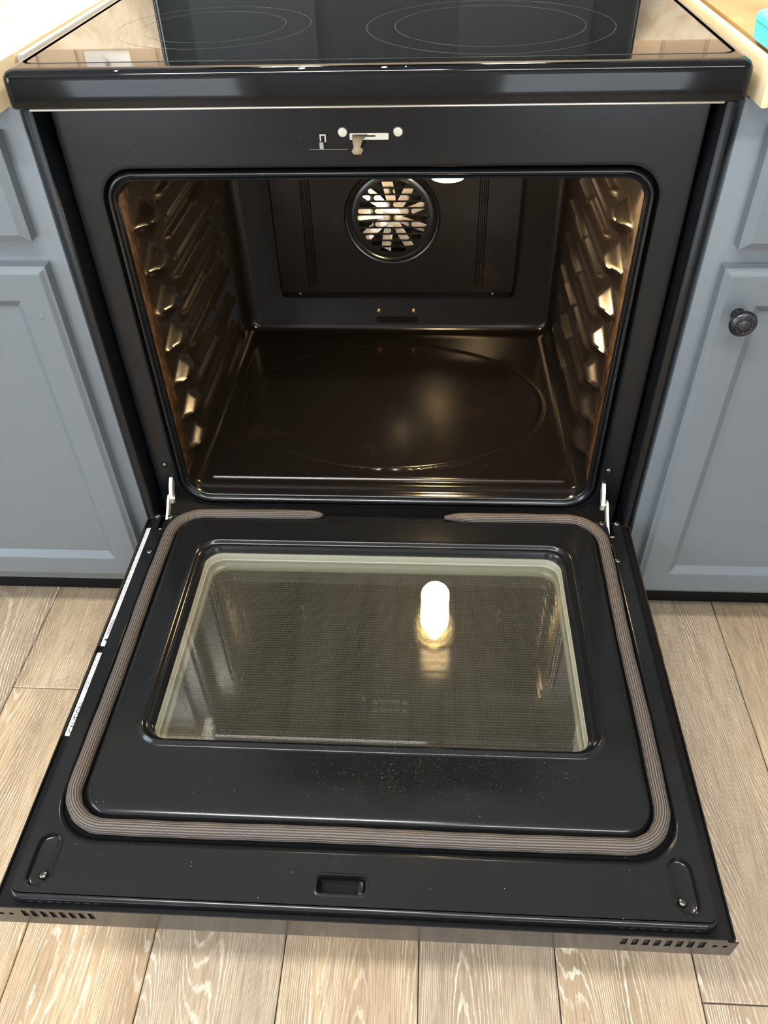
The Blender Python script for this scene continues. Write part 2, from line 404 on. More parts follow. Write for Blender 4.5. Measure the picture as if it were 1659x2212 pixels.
# ------------------------------------------------------------------ room shell
RX0, RX1, RY0, RY1, RZ = -2.3, 2.3, -2.8, 0.64, 2.42
fl = mk('floor', *box(RX0, RX1, RY0, RY1, -0.02, -0.0045), 'subfloor'); tag(fl, kind='structure')
PITCH = 0.1765; GAP = 0.0016; X0 = 0.0655
def plank_mesh(L):
    w = PITCH - GAP; b = 0.0012
    A = lambda d, z: [XY(z)(p) for p in rr(d, w-d, d, L-d, 1e-5, 1)]
    V, F = loft([A(0, -0.0045), A(0, -b), A(b, 0)], True, False, True)
    me = bpy.data.meshes.new('plank'); me.from_pydata(V, [], F); me.update(); return me
PL = {}
seam = {-4: -0.181, 2: -0.61}
for k in range(-13, 13):
    x = X0 + k*PITCH
    if x < RX0 or x + PITCH > RX1: continue
    cuts = [RY0, RY1]
    s0 = seam.get(k, None)
    if s0 is None: s0 = {-3: 0.35, -2: -1.35, -1: -1.15, 0: -1.30, 1: -1.10, 3: 0.38, -5: 0.30}.get(k, RY0 + 0.3 + (k*0.437) % 1.1)
    c = s0
    while c - 1.22 > RY0 + 0.15: c -= 1.22
    while c < RY1 - 0.1: cuts.append(c); c += 1.22
    cuts.sort()
    for a, b in zip(cuts[:-1], cuts[1:]):
        L = round(b - a - GAP, 4)
        if L not in PL: PL[L] = plank_mesh(L)
        shared('plank', PL[L], 'floor', (x + GAP/2, a + GAP/2, 0), fl)
tag(mk('ceiling', *box(RX0, RX1, RY0, RY1, RZ, RZ+0.02), 'ceil'), kind='structure')
wb = tag(mk('wall_back', *box(RX0, RX1, RY1, RY1+0.02, 0, RZ), 'wallp'), kind='structure')
tag(mk('wall_left', *box(RX0-0.02, RX0, RY0, RY1, 0, RZ), 'wallp'), kind='structure')
tag(mk('wall_right', *box(RX1, RX1+0.02, RY0, RY1, 0, RZ), 'wallp'), kind='structure')
tag(mk('wall_front', *box(RX0, RX1, RY0-0.02, RY0, 0, RZ), 'wallp'), kind='structure')
gr = mk('grout_bed', *box(-1.35, 1.35, 0.632, RY1, 1.032, 1.43), 'grout', wb)
TW, TH = 0.074, 0.098
V, F = box(0, TW-0.007, -0.006, 0, 0, TH-0.007, 0.0015)
tme = bpy.data.meshes.new('tile'); tme.from_pydata(V, [], F); tme.update()
for j in range(4):
    for i in range(-18, 18):
        shared('tile', tme, 'tile', (i*TW + 0.020, 0.632, 1.038 + j*TH), wb)
# ceiling fixtures (the lamps of the light sources at the top) and the kitchen window behind the photographer
for (x, y, lab) in ((-0.45, -1.10, 'long ceiling light fixture above the open oven door'), (0.75, -1.55, 'long ceiling light fixture behind the photographer')):
    e = empty('ceiling_light', (x, y, 2.42), lab, 'ceiling light')
    mk('housing', *box(x-0.60, x+0.60, y-0.17, y+0.17, 2.402, 2.42, 0.004), 'white', e)
# added garden doors, out of view: panes put sheen on enamel, shades limit it
for n_, (x0, x1) in enumerate(((-1.75, -0.85), (0.45, 1.35))):
    gd = tag(mk('door_%d' % (n_+1), *plate([(x0-.08, 0.0), (x1+.08, 0.0), (x1+.08, 2.06), (x0-.08, 2.06)], [[(x0, .12), (x1, .12), (x1, 1.98), (x0, 1.98)]], 0.05, lambda a, b, c: (a, RY0+0.026+c, b)), 'white'), kind='structure')
    mk('pane', *box(x0, x1, RY0+0.008, RY0+0.014, .12, 1.98), 'daypane', gd)
    mk('added_roller_shade', *box(x0-.02, x1+.02, RY0+0.053, RY0+0.056, 1.28, 2.0), 'ceil', gd)
    mk('added_shade_rail', *box(x0-.02, x1+.02, RY0+0.052, RY0+0.062, 1.262, 1.285, .003), 'white', gd)
    mk('door_handle', *box(x1+.025, x1+.045, RY0+0.052, RY0+0.075, .98, 1.12, .004), 'pewter', gd)
wn = tag(mk('window_1', *plate([(-2.25, 0.82), (-0.75, 0.82), (-0.75, 2.08), (-2.25, 2.08)], [[(-2.15, 0.9), (-0.85, 0.9), (-0.85, 2.0), (-2.15, 2.0)]], 0.05, lambda a, b, c: (RX0+0.026+c, a, b)), 'white'), kind='structure')
mk('pane', *box(RX0+0.01, RX0+0.016, -2.15, -0.85, 0.9, 2.0), 'daypane', wn)
mk('glazing_bar', *box(RX0+0.017, RX0+0.04, -1.52, -1.48, 0.9, 2.0), 'white', wn)

# ------------------------------------------------------------------ the range
rg = empty('electric_range', (0, 0.27, 0), 'black freestanding electric range with its oven door hanging open', 'oven')

# side panels, plinth, storage drawer
for s in (-1, 1):
    a, b = sorted((s*0.3705, s*0.3812))
    mk('side_panel', *box(a, b, -0.030, 0.585, 0.03, 0.878, 0.0015), 'frame', rg)
    a, b = sorted((s*0.3656, s*0.3706))
    mk('side_gap_filler', *box(a, b, 0.018, 0.05, 0.24, 0.872), 'black', rg)
mk('back_panel', *box(-0.3705, 0.3705, 0.575, 0.583, 0.05, 0.90), 'black', rg)
dw = mk('storage_drawer', *loft([[XZ(y)(p) for p in rr(-0.368+d, 0.368-d, 0.075+d, 0.222-d, 0.006, 3)] for y, d in ((0.0, 0), (-0.024, 0), (-0.030, 0.006))], True, True, True), 'enamel', rg)
mk('kick_plate', *box(-0.368, 0.368, 0.02, 0.03, 0.01, 0.23), 'black', rg)

# front frame with the groove and beads around the oven mouth
XF = 0.3656
def mouth(hx, zb, zt, y, rb, rt): return [XZ(y)(p) for p in rr(-hx, hx, zb, zt, (rb, rb, rt, rt), 10)]
ff = [mouth(XF, 0.236, 0.874, 0.03, .001, .001), mouth(XF, 0.236, 0.874, 0.002, .001, .001), mouth(XF-.002, 0.238, 0.872, 0.0, .001, .001),
      mouth(XF-.004, 0.240, 0.870, 0.0, .001, .001), mouth(.3345, .2650, .8025, 0.0, .051, .043), mouth(.3330, .2665, .8010, 0.0, .050, .042), mouth(.3305, .2690, .7985, 0.0006, .049, .041), mouth(.3290, .2705, .7970, 0.004, .048, .040),
      mouth(.3275, .2725, .7955, 0.012, .047, .039), mouth(.3240, .2770, .7930, 0.013, .045, .037)]
V, F = loft(ff)
mk('front_frame', V, F, 'frame', rg, ang=40)
mb = [mouth(.3262, .2745, .7952, 0.0128, .045, .037), mouth(.3252, .2760, .7948, 0.006, .044, .0365), mouth(.3246, .2770, .7944, -.0005, .0435, .036), mouth(.3236, .2785, .7938, -.0030, .043, .0355), mouth(.3222, .2805, .7928, -.0042, .042, .035),
      mouth(.3205, .2825, .7915, -.0040, .041, .034), mouth(.3192, .2842, .7903, -.0022, .040, .033), mouth(.3184, .2856, .7895, .0002, .0395, .0325), mouth(.3176, .2872, .7885, .0004, .039, .032), mouth(.3168, .2888, .7878, -.0018, .038, .031), mouth(.3158, .2905, .7868, -.0032, .037, .030),
      mouth(.3148, .2922, .7856, -.0028, .036, .029), mouth(.3142, .2934, .7848, -.0005, .0355, .028), mouth(.3140, .2940, .7845, .006, .035, .027)]
mk('mouth_bead', *loft(mb), 'enamel', rg, ang=60)

# latch hardware on the frame
V1 = plate(rr(-0.0275, 0.0165, 0.8287, 0.8356, 0.001, 2), [slot2d(-0.020, 0.002, 0.8318, 0.8334, 3)], 0.0012, lambda a, b, c: (a, -0.0010+c, b))
mk('latch_strip', *V1, 'zinc_pale', rg)
mk('latch_tab', *loft([[(-0.0245, -0.002, .8335), (-0.0075, -0.002, .8335)], [(-0.024, -0.007, .8295), (-0.012, -0.007, .8310)], [(-0.0225, -0.011, .8235), (-0.0150, -0.011, .8235)],
     [(-0.0250, -0.012, .8195), (-0.0115, -0.012, .8215)], [(-0.0225, -0.0125, .8165), (-0.0145, -0.0125, .8165)]], False), 'tab', rg)
bpy.data.objects['latch_tab'].modifiers.new('t', 'SOLIDIFY').thickness = 0.001
hk = mk('lock_hook', *plate([(-0.0615, .8275), (-0.0600, .8275), (-0.0600, .8335), (-0.0560, .8335), (-0.0560, .8265), (-0.0545, .8265), (-0.0545, .8350), (-0.0615, .8350)], [], 0.0012, lambda a, b, c: (a, -0.0012+c, b)), 'steel', rg)
mk('lock_slot', *box(-0.0600, -0.0548, -0.0010, 0.004, .8262, .8337), 'black', rg)
mk('lock_tongue', *box(-0.0620, -0.0575, -0.004, 0.0, .8195, .8270, 0.0005), 'grey', rg)
mk('seam_mark', *box(-0.0747, -0.030, -0.0003, 0.0005, .8181, .8184), 'steel', rg)
V, F = join(lathe([(0.0054, 0), (0.0054, 0.0010), (0.0046, 0.0018), (0.0, 0.0022)], 20, 'y'), box(-0.0030, 0.0030, -0.0026, -0.0018, -0.0005, 0.0005), box(-0.0026, 0.0026, -0.0026, -0.0018, 0.0018, 0.0024))
fs = bpy.data.meshes.new('flat_screw'); fs.from_pydata(V, [], F); fs.polygons.foreach_set('use_smooth', [True]*len(F)); fs.set_sharp_from_angle(angle=0.6)
for x in (-0.0353, 0.0271): shared('latch_screw', fs, 'zinc_pale', (x, 0, 0.8367), rg)
def dome_screw(axis):
    dome = lathe([(0.0048, 0), (0.0050, 0.0009), (0.0042, 0.0024), (0.0026, 0.0033), (0.0014, 0.0034), (0.0010, 0.0024), (0.0, 0.0022)], 20, axis)
    me = bpy.data.meshes.new('dome_screw'); me.from_pydata(dome[0], [], dome[1]); me.polygons.foreach_set('use_smooth', [True]*len(dome[1])); me.set_sharp_from_angle(angle=0.9); return me
SC_Y, SC_Z = dome_screw('y'), dome_screw('z')
for x, z in ((-0.3457, 0.3503), (0.3411, 0.3513)): shared('frame_screw', SC_Y, 'darkscrew', (x, 0, z), rg)
for s in (-1, 1):
    mk('hinge_slot', *loft([[XZ(y)(p) for p in rr(s*0.342-0.0065+d, s*0.342+0.0065-d, 0.283+d, 0.3260-d, 0.003, 3)] for y, d in ((0.0008, -0.0012), (-0.0012, -0.0012), (-0.0012, 0.0), (0.0, 0.0006))], True, False, False), 'frame', rg)
    mk('hinge_recess', *box(s*0.342-0.006, s*0.342+0.006, -0.0006, 0.004, 0.283, 0.3255), 'black', rg)

# ---- oven liner: floor, walls, ceiling, back
DEP = 0.511
RISE = [0.709, 0.648, 0.5875, 0.529, 0.472, 0.411, 0.352]
def sstep(a, b, x):
    t = min(1, max(0, (x-a)/(b-a))); return t*t*(3-2*t)
def wall_h(y, z):
    h = 0.0
    for zi in RISE:
        d = abs(y-0.078)/0.060 + abs(z-zi-0.10*(0.078-y))/0.030
        if d < 1: h = max(h, 0.0175*sstep(0, 0.80, 1-d))
        zr = zi + 0.007
        if 0.115 < y < 0.44:
            p = 1 - abs(z-zr)/0.0095
            if p > 0:
                env = sstep(0.12, 0.145, y)*(1-sstep(0.418, 0.432, y))
                lev = 0.0085 + 0.0035*sstep(0.262, 0.268, y) - 0.002*sstep(0.345, 0.350, y)
                h = max(h, lev*sstep(0, 0.55, p)*env)
            p2 = 1 - abs(z-zr-0.020)/0.007
            if p2 > 0:
                env = sstep(0.14, 0.17, y)*(1-sstep(0.395, 0.410, y))
                h = max(h, 0.004*sstep(0, 0.6, p2)*env)
    return h
ny = 150
ys = [0.006 + (DEP-0.012-0.006)*i/ny for i in range(ny+1)]
hx_at = lambda y: 0.3140 - 0.0060*(y/DEP)
ZB, ZT = 0.2995, 0.790
zb_at = lambda y: 0.2940 + (ZB-0.2940)*sstep(0.006, 0.020, y)
RC = 0.026
for s in (-1, 1):
    rows = []
    nz = 150
    for y in ys:
        z0 = zb_at(y)+RC; row = []
        for k in range(nz+1):
            z = z0 + (ZT-RC-z0)*k/nz
            e = sstep(0.0, 0.02, y-0.006)
            row.append((s*(hx_at(y) - e*wall_h(y, z)), y, z))
        rows.append(row if s > 0 else list(reversed(row)))
    mk('oven_side_wall', *loft(rows, False), 'sidewall', rg, ang=60)
def floor_h(x, y):
    h = 0.0
    e = math.hypot(x/0.27, (y-0.254)/0.195)
    h -= 0.0028*math.exp(-((e-1)/0.015)**2)
    if e < 1: h += 0.0008
    if abs(x) < 0.3: h += 0.0045*math.exp(-((y-0.033)/0.0035)**2)*(1-sstep(0.288, 0.299, abs(x)))
    return h
ys2 = [0.006 + (DEP-0.012-0.006)*i/260 for i in range(261)]
rows = []
for y in ys2:
    hx = hx_at(y); z0 = zb_at(y); row = []
    for i in range(7):
        a = math.radians(180 + 90*i/6); row.append((-hx+RC+RC*math.cos(a), y, z0+RC+RC*math.sin(a)))
    nx = 200
    for i in range(1, nx):
        x = -hx+RC + (2*hx-2*RC)*i/nx; row.append((x, y, z0+floor_h(x, y)))
    for i in range(7):
        a = math.radians(270 + 90*i/6); row.append((hx-RC+RC*math.cos(a), y, z0+RC+RC*math.sin(a)))
    rows.append(list(reversed(row)))
mk('oven_floor', *loft(rows, False), 'cavity', rg, ang=60)
rows = []
for y in ys[::10] + [ys[-1]]:
    hx = hx_at(y)
    row = [(hx-RC+RC*math.cos(math.radians(15*i)), y, ZT-RC+RC*math.sin(math.radians(15*i))) for i in range(7)]
    row += [(-hx+RC+RC*math.cos(math.radians(90+15*i)), y, ZT-RC+RC*math.sin(math.radians(90+15*i))) for i in range(7)]
    rows.append(row)
mk('oven_ceiling', *loft(rows, False), 'cavity', rg)
yb0 = ys[-1]; hb = hx_at(yb0)
bk = [[XZ(yy)(p) for p in rr(-hb+d, hb-d, zb_at(yb0)+d, ZT-d, max(RC-d, 0.012), 8)] for yy, d in ((yb0, 0), (yb0+0.004, 0.0012), (yb0+0.009, 0.005), (DEP, 0.012))]
bw = mk('oven_back_wall', *loft(bk, True, False, True), 'cavity', rg)
# slot, rivets in the back wall
mk('air_slot', *loft([[XZ(y)(p) for p in slot2d(-0.0425+d, 0.0395-d, 0.3195+d, 0.3290-d)] for y, d in ((DEP, -0.002), (DEP-0.0018, -0.001), (DEP-0.0018, 0.0005), (DEP-0.0003, 0.0015))], True, False, True), 'cavity', bw)
rv = lathe([(0.0042, 0), (0.0042, 0.001), (0.0028, 0.002), (0.0028, 0.004), (0, 0.0045)], 16, 'y')
rme = bpy.data.meshes.new('rivet'); rme.from_pydata(rv[0], [], rv[1]); rme.polygons.foreach_set('use_smooth', [True]*len(rv[1])); rme.set_sharp_from_angle(angle=0.6)
for x in (-0.0383, 0.0323): shared('rivet', rme, 'brass', (x, DEP, 0.3440), bw)

# ---- convection fan and its cover
FC = (-0.006, 0.5445); CY = 0.485
def ringpts(rad, n=44): return circ(FC[0], FC[1], rad, n)
cov = loft([[XZ(y)(p) for p in rr(-0.2325+d, 0.2315-d, z0, 0.782, (0.012, 0.012, 0.002, 0.002), 6)] for y, d, z0 in ((0.5105, 0, 0.374), (0.5065, 0, 0.374), (0.5055, 0.001, 0.375), (0.5055, 0.003, 0.3925), (0.487, 0.0045, 0.3945), (CY, 0.0065, 0.3965))])
fp = plate(rr(-0.226, 0.225, 0.3965, 0.782, (0.008, 0.008, 0.001, 0.001), 6), [ringpts(0.0870)], 0.0006, lambda a, b, c: (a, CY+0.0003+c, b))
fcv = mk('fan_cover', *join(cov, fp), 'cavity', rg, ang=40)
for x in (-0.1625, 0.1585):
    mk('stiffening_rib', *loft([[XZ(y)(p) for p in rr(x-0.0085+d, x+0.0085-d, 0.413+d, 0.78, 0.003, 3)] for y, d in ((CY+0.001, 0), (CY-0.004, 0.001), (CY-0.0055, 0.0025), (CY-0.0055, 0.0045), (CY-0.002, 0.006))], True, False, True), 'cavity', fcv)
for x, z in ((-0.1946, 0.384), (0.1893, 0.384)): shared('cover_screw', SC_Y, 'brass', (x, 0.5055, z), fcv)
prof = [(0.0885, 0.0), (0.0875, 0.003), (0.0855, 0.0052), (0.083, 0.0045), (0.080, 0.0005), (0.077, -0.0008), (0.074, 0.0003), (0.0685, 0.0003)]
rg_v = lathe(prof, 64, 'y', (FC[0], CY, FC[1])); rg_f = [q for q in rg_v[1] if len(q) == 4]
mk('cover_ring', rg_v[0], rg_f, 'enamel', fcv)
k = 0.000166  # one zoomed pixel of the grille in metres
rows_px = [[(-155, 155)], [(-272, -12), (12, 265)], [(-345, -232), (-208, 205), (222, 338)], [(-385, -18), (14, 380)], [(-400, -222), (-203, 203), (222, 405)], [(-410, -15), (15, 410)],
           [(-400, -222), (-203, 203), (222, 405)], [(-380, -15), (18, 385)], [(-325, -215), (-200, 205), (225, 340)], [(-252, -12), (12, 262)], [(-150, 155)]]
holes = []
for ri, row in enumerate(rows_px):
    zc = FC[1] + (5-ri)*0.01205
    for a, b in row: holes.append(slot2d(FC[0]+a*k*0.94, FC[0]+b*k*0.94, zc-0.0046, zc+0.0046, 5))
mk('fan_grille', *plate(ringpts(0.0690), holes, 0.0012, lambda a, b, c: (a, CY-0.0002+c, b)), 'cavity', fcv)
fan = mk('fan_hub', *lathe([(0.017, -0.004), (0.017, 0.006), (0.006, 0.008), (0.006, 0.011), (0.0, 0.012)], 24, 'y', (FC[0], 0.4985, FC[1])), 'fan', rg)
mk('fan_nut', *lathe([(0.0065, 0), (0.0065, 0.004), (0, 0.0045)], 6, 'y', (FC[0], 0.4905, FC[1])), 'brass', fan)
for i in range(9):
    a = 2*math.pi*i/9 + 0.2; ca, sa = math.cos(a), math.sin(a)
    P = []
    for (q, t, y) in ((0.014, -0.007, 0.499), (0.014, 0.007, 0.4955), (0.040, 0.012, 0.493), (0.064, 0.017, 0.491), (0.066, -0.001, 0.501), (0.040, -0.006, 0.501)):
        P.append((FC[0]+q*ca-t*sa, y, FC[1]+q*sa+t*ca))
    V = P + [(p[0], p[1]+0.0008, p[2]) for p in P]
    mk('fan_blade', V, [(0, 1, 2, 5), (5, 2, 3, 4), (11, 8, 7, 6), (10, 9, 8, 11)] + [(j, (j+6), (j+1) % 6+6, (j+1) % 6) for j in range(6)], 'fan', fan, smooth=False)

# ---- oven lamp and broil element under the liner ceiling
LX, LY = 0.087, 0.168
lc = mk('lamp_collar', *lathe([(0.046, 0.790), (0.046, 0.784), (0.040, 0.779), (0.034, 0.779), (0.034, 0.790)], 32, 'z', (LX, LY, 0)), 'zinc_pale', rg)
mk('oven_lamp', *lathe([(0.0125, 0.790), (0.0130, 0.780), (0.0175, 0.770), (0.0245, 0.760), (0.0295, 0.750), (0.0310, 0.743), (0.0295, 0.735), (0.0230, 0.728), (0.0120, 0.7245), (0.0, 0.7235)], 32, 'z', (LX, LY, 0)), 'bulb', lc)
ld = bpy.data.lights.new('oven_lamp_light', 'POINT'); ld.energy = 7; ld.color = (1.0, 0.70, 0.36); ld.shadow_soft_size = 0.03
lo = bpy.data.objects.new('oven_lamp_light', ld); COL.objects.link(lo); lo.location = (LX, LY, 0.69)
def bend(pts, rad, n=6):
    out = [Vector(pts[0])]
    for i in range(1, len(pts)-1):
        p = Vector(pts[i]); a = (Vector(pts[i-1])-p).normalized(); b = (Vector(pts[i+1])-p).normalized()
        s, e = p+a*rad, p+b*rad
        for j in range(n+1):
            t = j/n; out.append((1-t)**2*s + 2*t*(1-t)*p + t*t*e)
    out.append(Vector(pts[-1])); return out
zb = 0.777
path = bend([(-0.06, 0.50, zb), (-0.06, 0.10, zb), (-0.13, 0.10, zb), (-0.13, 0.42, zb), (-0.21, 0.42, zb), (-0.21, 0.06, zb), (0.23, 0.06, zb), (0.23, 0.42, zb), (0.15, 0.42, zb), (0.15, 0.12, zb), (0.01, 0.12, zb), (0.01, 0.50, zb)], 0.03)
be = mk('broil_element', *tube(path, 0.0035, 8), 'darkscrew', rg)
for x, y in ((-0.17, 0.42), (0.19, 0.42), (-0.21, 0.2), (0.23, 0.2)): mk('element_clip', *box(x-0.004, x+0.004, y-0.002, y+0.002, zb-0.005, 0.790), 'zinc_pale', be)

# ---- cooktop
CT = 0.916; YF = -0.0612; YK = 0.56
def top(d, dy, z, rad): return [XY(z)(p) for p in rr(-0.3800+d, 0.3800-d, YF+dy, YK-d, rad, 8)]
ct = loft([top(.012, .010, .8795, .004), top(.003, .0035, .8785, .008), top(.0004, .0004, .8805, .010), top(0, 0, .8840, .010), top(0, 0, .9050, .010), top(.0007, .0007, .9095, .010), top(.003, .003, .9135, .010),
           top(.006, .007, .9155, .010), top(.010, .013, CT, .012), top(.0101, .0145, CT, .0125), top(.0105, .0280, CT, .0155), top(.0105, .0290, CT, .016), top(.0108, .0296, CT-.0035, .015), top(.0140, .0315, CT-.0035, .014), top(.0143, .0322, CT-.0004, .014), top(.0150, .0330, CT-.0002, .014)])
ck = mk('cooktop_frame', *ct, 'gloss', rg, ang=50)
gl = loft([top(.0146, .0326, CT-.003, .014), top(.0146, .0326, CT-.0003, .014), top(.0155, .0335, CT, .0135)], True, False, True)
mk('cooktop_glass', *gl, 'ceramic', ck, ang=8)
mk('lip_trim', *box(-0.3605, 0.3590, YF+0.004, YF+0.012, .8768, .8790, 0.0006), 'steel', ck)
def ring(name, cx, cy, rad, w=0.0008):
    n = 96; L = lambda q, z: [(cx+q*math.cos(2*math.pi*i/n), cy+q*math.sin(2*math.pi*i/n), z) for i in range(n)]
    mk(name, *loft([L(rad, CT), L(rad, CT+.00012), L(rad-w, CT+.00012), L(rad-w, CT)]), 'ring', ck)
for cx, cy, rads in ((0.1295, 0.122, (0.143, 0.110)), (-0.197, 0.138, (0.116, 0.086)), (0.15, 0.42, (0.08,)), (-0.17, 0.42, (0.10,))):
    for q in rads: ring('burner_ring', cx, cy, q)
for x, w in ((-0.257, 0.004), (-0.0665, 0.007), (0.0165, 0.006), (0.038, 0.002)):
    mk('chipped_spot', *lathe([(w*0.55, 0), (w*0.4, 0.0004), (0, 0.0005)], 7, 'z', (x, YF+0.0045, .9140)), 'white', ck, smooth=False)
# backguard (control console) at the rear
bg = loft([[XY(z)(p) for p in rr(-0.3785+d, 0.3785-d, y0, 0.583, 0.008, 4)] for z, d, y0 in ((0.905, 0.010, 0.502), (0.937, 0.010, 0.502), (0.9375, 0.0, 0.496), (1.118, 0.0, 0.496), (1.125, 0.004, 0.503))], True, True, True)
bgo = mk('backguard', *bg, 'ceramic', rg)
for s in (-1, 1):
    a, b = sorted((s*0.3787, s*0.3865))
    mk('backguard_end_cap', *box(a, b, 0.520, 0.583, 0.93, 1.12, 0.003), 'mirror_black', bgo)

# ------------------------------------------------------------------ oven door, lying open
ZD = 0.282; DY0, DY1 = -0.040, -0.637
def dl(hx, y0, y1, z, rad, n=10): return [XY(z)(p) for p in rr(-hx, hx, y1, y0, rad, n)]      # y0 rear, y1 front
shell = loft([dl(.374, DY0-.002, DY1+.006, .2405, .004), dl(.3785, DY0, DY1+.0016, .2445, .005), dl(.3785, DY0, DY1+.0016, .2735, .005), dl(.3778, DY0-.0007, DY1+.002, .2742, .005), dl(.3768, DY0-.002, DY1+.0030, .2735, .004),
              dl(.3762, DY0-.0025, DY1+.0036, .2700, .004), dl(.355, DY0-.01, DY1+.012, .2696, .004), dl(.345, -.036, -.575, .262, .05), dl(.2635, -.118, -.4435, .262, .025), dl(.2635, -.118, -.4435, .2415, .025)], True, False, False)
dr = mk('oven_door', *shell, 'black', rg, ang=40)
# back plate of the outer skin with the big outer glass (now facing the floor)
mk('outer_skin', *plate(rr(-.374, .374, DY1+.006, DY0-.002, .004, 4), [rr(-.0385, .0085, -.6085, -.5915, .004, 4)], .002, lambda a, b, c: (a, b, .2400+c)), 'gloss', dr)
hd = mk('door_handle', *tube([(-.33, -.585, .2395), (-.33, -.592, .200), (-.315, -.594, .190), (.315, -.594, .190), (.33, -.592, .200), (.33, -.585, .2395)], .010, 14, up=Vector((0, 1, 0))), 'gloss', dr)
# front edge strip with the vent slots
holes = []
for i in range(8):
    x = -0.3450 + i*0.01005; holes.append([(x, .2775), (x+.0058, .2770), (x+.0058, .2620), (x, .2625)])
    x = 0.2660 + i*0.01085; holes.append([(x, .2765), (x+.0060, .2768), (x+.0060, .2615), (x, .2610)])
for x in (-0.3600, -0.3700): holes.append([(x, .2700), (x+.0045, .2700), (x+.0045, .2650), (x, .2650)])
for x in (0.3555, 0.3655): holes.append([(x, .2700), (x+.0045, .2700), (x+.0045, .2650), (x, .2650)])
mk('vent_strip', *plate([(-.3785, .2440), (.3785, .2440), (.3785, .2775), (.3690, .2775), (.3660, .2835), (-.3660, .2835), (-.3690, .2775), (-.3785, .2775)], holes, .0012, lambda a, b, c: (a, DY1+.0006+c, b)), 'mirror_black', dr)
mk('vent_backing', *box(-.376, .376, DY1+.004, DY1+.0055, .246, .272), 'black', dr)
# inner sheet: flange with real slots, rope channel, raised liner, window bead
FX, FY0, FY1 = 0.3620, -0.0420, -0.6215
chan = lambda d, z, rad=.052: dl(.3440-d, -.0245-d, -.5625+d, z, rad-d)
big = [(p[0], p[1]) for p in rr(-.3450, .3450, -.5680, -.0500, (.056, .056, .045, .045), 10)]
lat = rr(-.0410, .0090, -.6085, -.5910, .0045, 5)
def oval(cx, cy, ang, hw, hl, n=10):
    P = [(hw*math.cos(math.radians(a)), hl-hw+hw*math.sin(math.radians(a))) for a in [180*i/n for i in range(n+1)]] + [(hw*math.cos(math.radians(a)), -hl+hw+hw*math.sin(math.radians(a))) for a in [180+180*i/n for i in range(n+1)]]
    c, s = math.cos(ang), math.sin(ang)
    return [(cx+x*c-y*s, cy+x*s+y*c) for x, y in P]
ovs = [oval(-.3375, -.5860, 0.0, .0125, .0285), oval(.3355, -.5860, 0.0, .0125, .0285)]
gs = 0.0016
flg = plate(rr(-FX, FX, FY1, FY0, (.010, .010, .004, .004), 6), [big, lat] + ovs + [slot2d(-.3530, -.3456, -.0760, -.0440, 4), slot2d(.3430, .3504, -.0760, -.0440, 4)], gs, lambda a, b, c: (a, b, ZD-gs/2+c))
def edge_loop(d, z): return [XY(z)(p) for p in rr(-FX-d*.35, FX+d*.35, FY1-d, FY0+d*.3, (.010+d, .010+d, .004, .004), 6)]
roll = loft([edge_loop(-.001, ZD), edge_loop(0, ZD)] + [edge_loop(.007*math.sin(math.radians(a)), ZD-.007*(1-math.cos(math.radians(a)))) for a in (15, 30, 45, 60, 75, 90)] + [edge_loop(.0070, .2698)])
walls = loft([[XY(ZD)(p) for p in big], [XY(ZD-.0010)(p) for p in rr(-.3428, .3428, -.5610, -.0512, (.051, .051, .044, .044), 10)], [XY(.2745)(p) for p in rr(-.3405, .3405, -.5580, -.0535, (.049, .049, .042, .042), 10)]])
sheet = mk('inner_sheet', *join(flg, roll), 'door', dr, ang=30)
chl = [[XY(z)(p) for p in rr(-hx, hx, y1, y0, rd, 10)] for hx, y0, y1, rd, z in (
    (.3450, -.0500, -.5680, .056, ZD), (.3442, -.0502, -.5660, .055, ZD-.0003), (.3434, -.0506, -.5640, .054, ZD-.0012), (.3427, -.0511, -.5622, .053, ZD-.0027), (.3421, -.0514, -.5607, .052, ZD-.0046), (.3416, -.0517, -.5596, .051, ZD-.0066), (.3390, -.0520, -.5560, .048, .2735), (.3225, -.0520, -.5385, .040, .2735), (.3205, -.0520, -.5365, .038, .2760),
    (.3195, -.0520, -.5352, .037, .2815), (.3186, -.0522, -.5334, .036, .2832), (.3172, -.0530, -.5308, .035, .2845), (.3152, -.0540, -.5275, .033, .2854), (.3128, -.0555, -.5238, .031, .2859), (.3100, -.0575, -.5195, .029, .2860), (.3080, -.0595, -.5170, .028, .2860), (.2850, -.0940, -.4520, .036, .2860),
    (.2830, -.0960, -.4500, .034, .2860), (.2815, -.0985, -.4478, .033, .2868), (.2795, -.1005, -.4460, .032, .2895), (.2775, -.1025, -.4445, .031, .2905), (.2752, -.1045, -.4430, .030, .2895), (.2735, -.1060, -.4418, .029, .2865),
    (.2715, -.1080, -.4408, .028, .2855), (.2695, -.1100, -.4402, .027, .2868), (.2672, -.1125, -.4398, .026, .2868), (.2655, -.1145, -.4394, .025, .2845), (.2645, -.1160, -.4390, .025, .2790), (.2635, -.1170, -.4385, .024, .2755))]
ln = mk('door_liner', *loft(chl), 'door', dr, ang=40)
for pts in ovs:
    cx = sum(p[0] for p in pts)/len(pts); cy = sum(p[1] for p in pts)/len(pts)
    sc = lambda q, z: [(cx+(p[0]-cx)*q, cy+(p[1]-cy)*(1-(1-q)*.45), z) for p in pts]
    ol = mk('screw_pocket', *loft([sc(1.14, ZD+.0001), sc(1.10, ZD+.0010), sc(1.03, ZD+.0011), sc(.97, ZD-.0008), sc(.90, ZD-.0052), sc(.78, ZD-.0060)], True, False, True), 'door', dr)
    shared('pocket_screw', SC_Z, 'darkscrew', (cx + (.003 if cx < 0 else -.003), cy-.0145, ZD-.0060), dr)
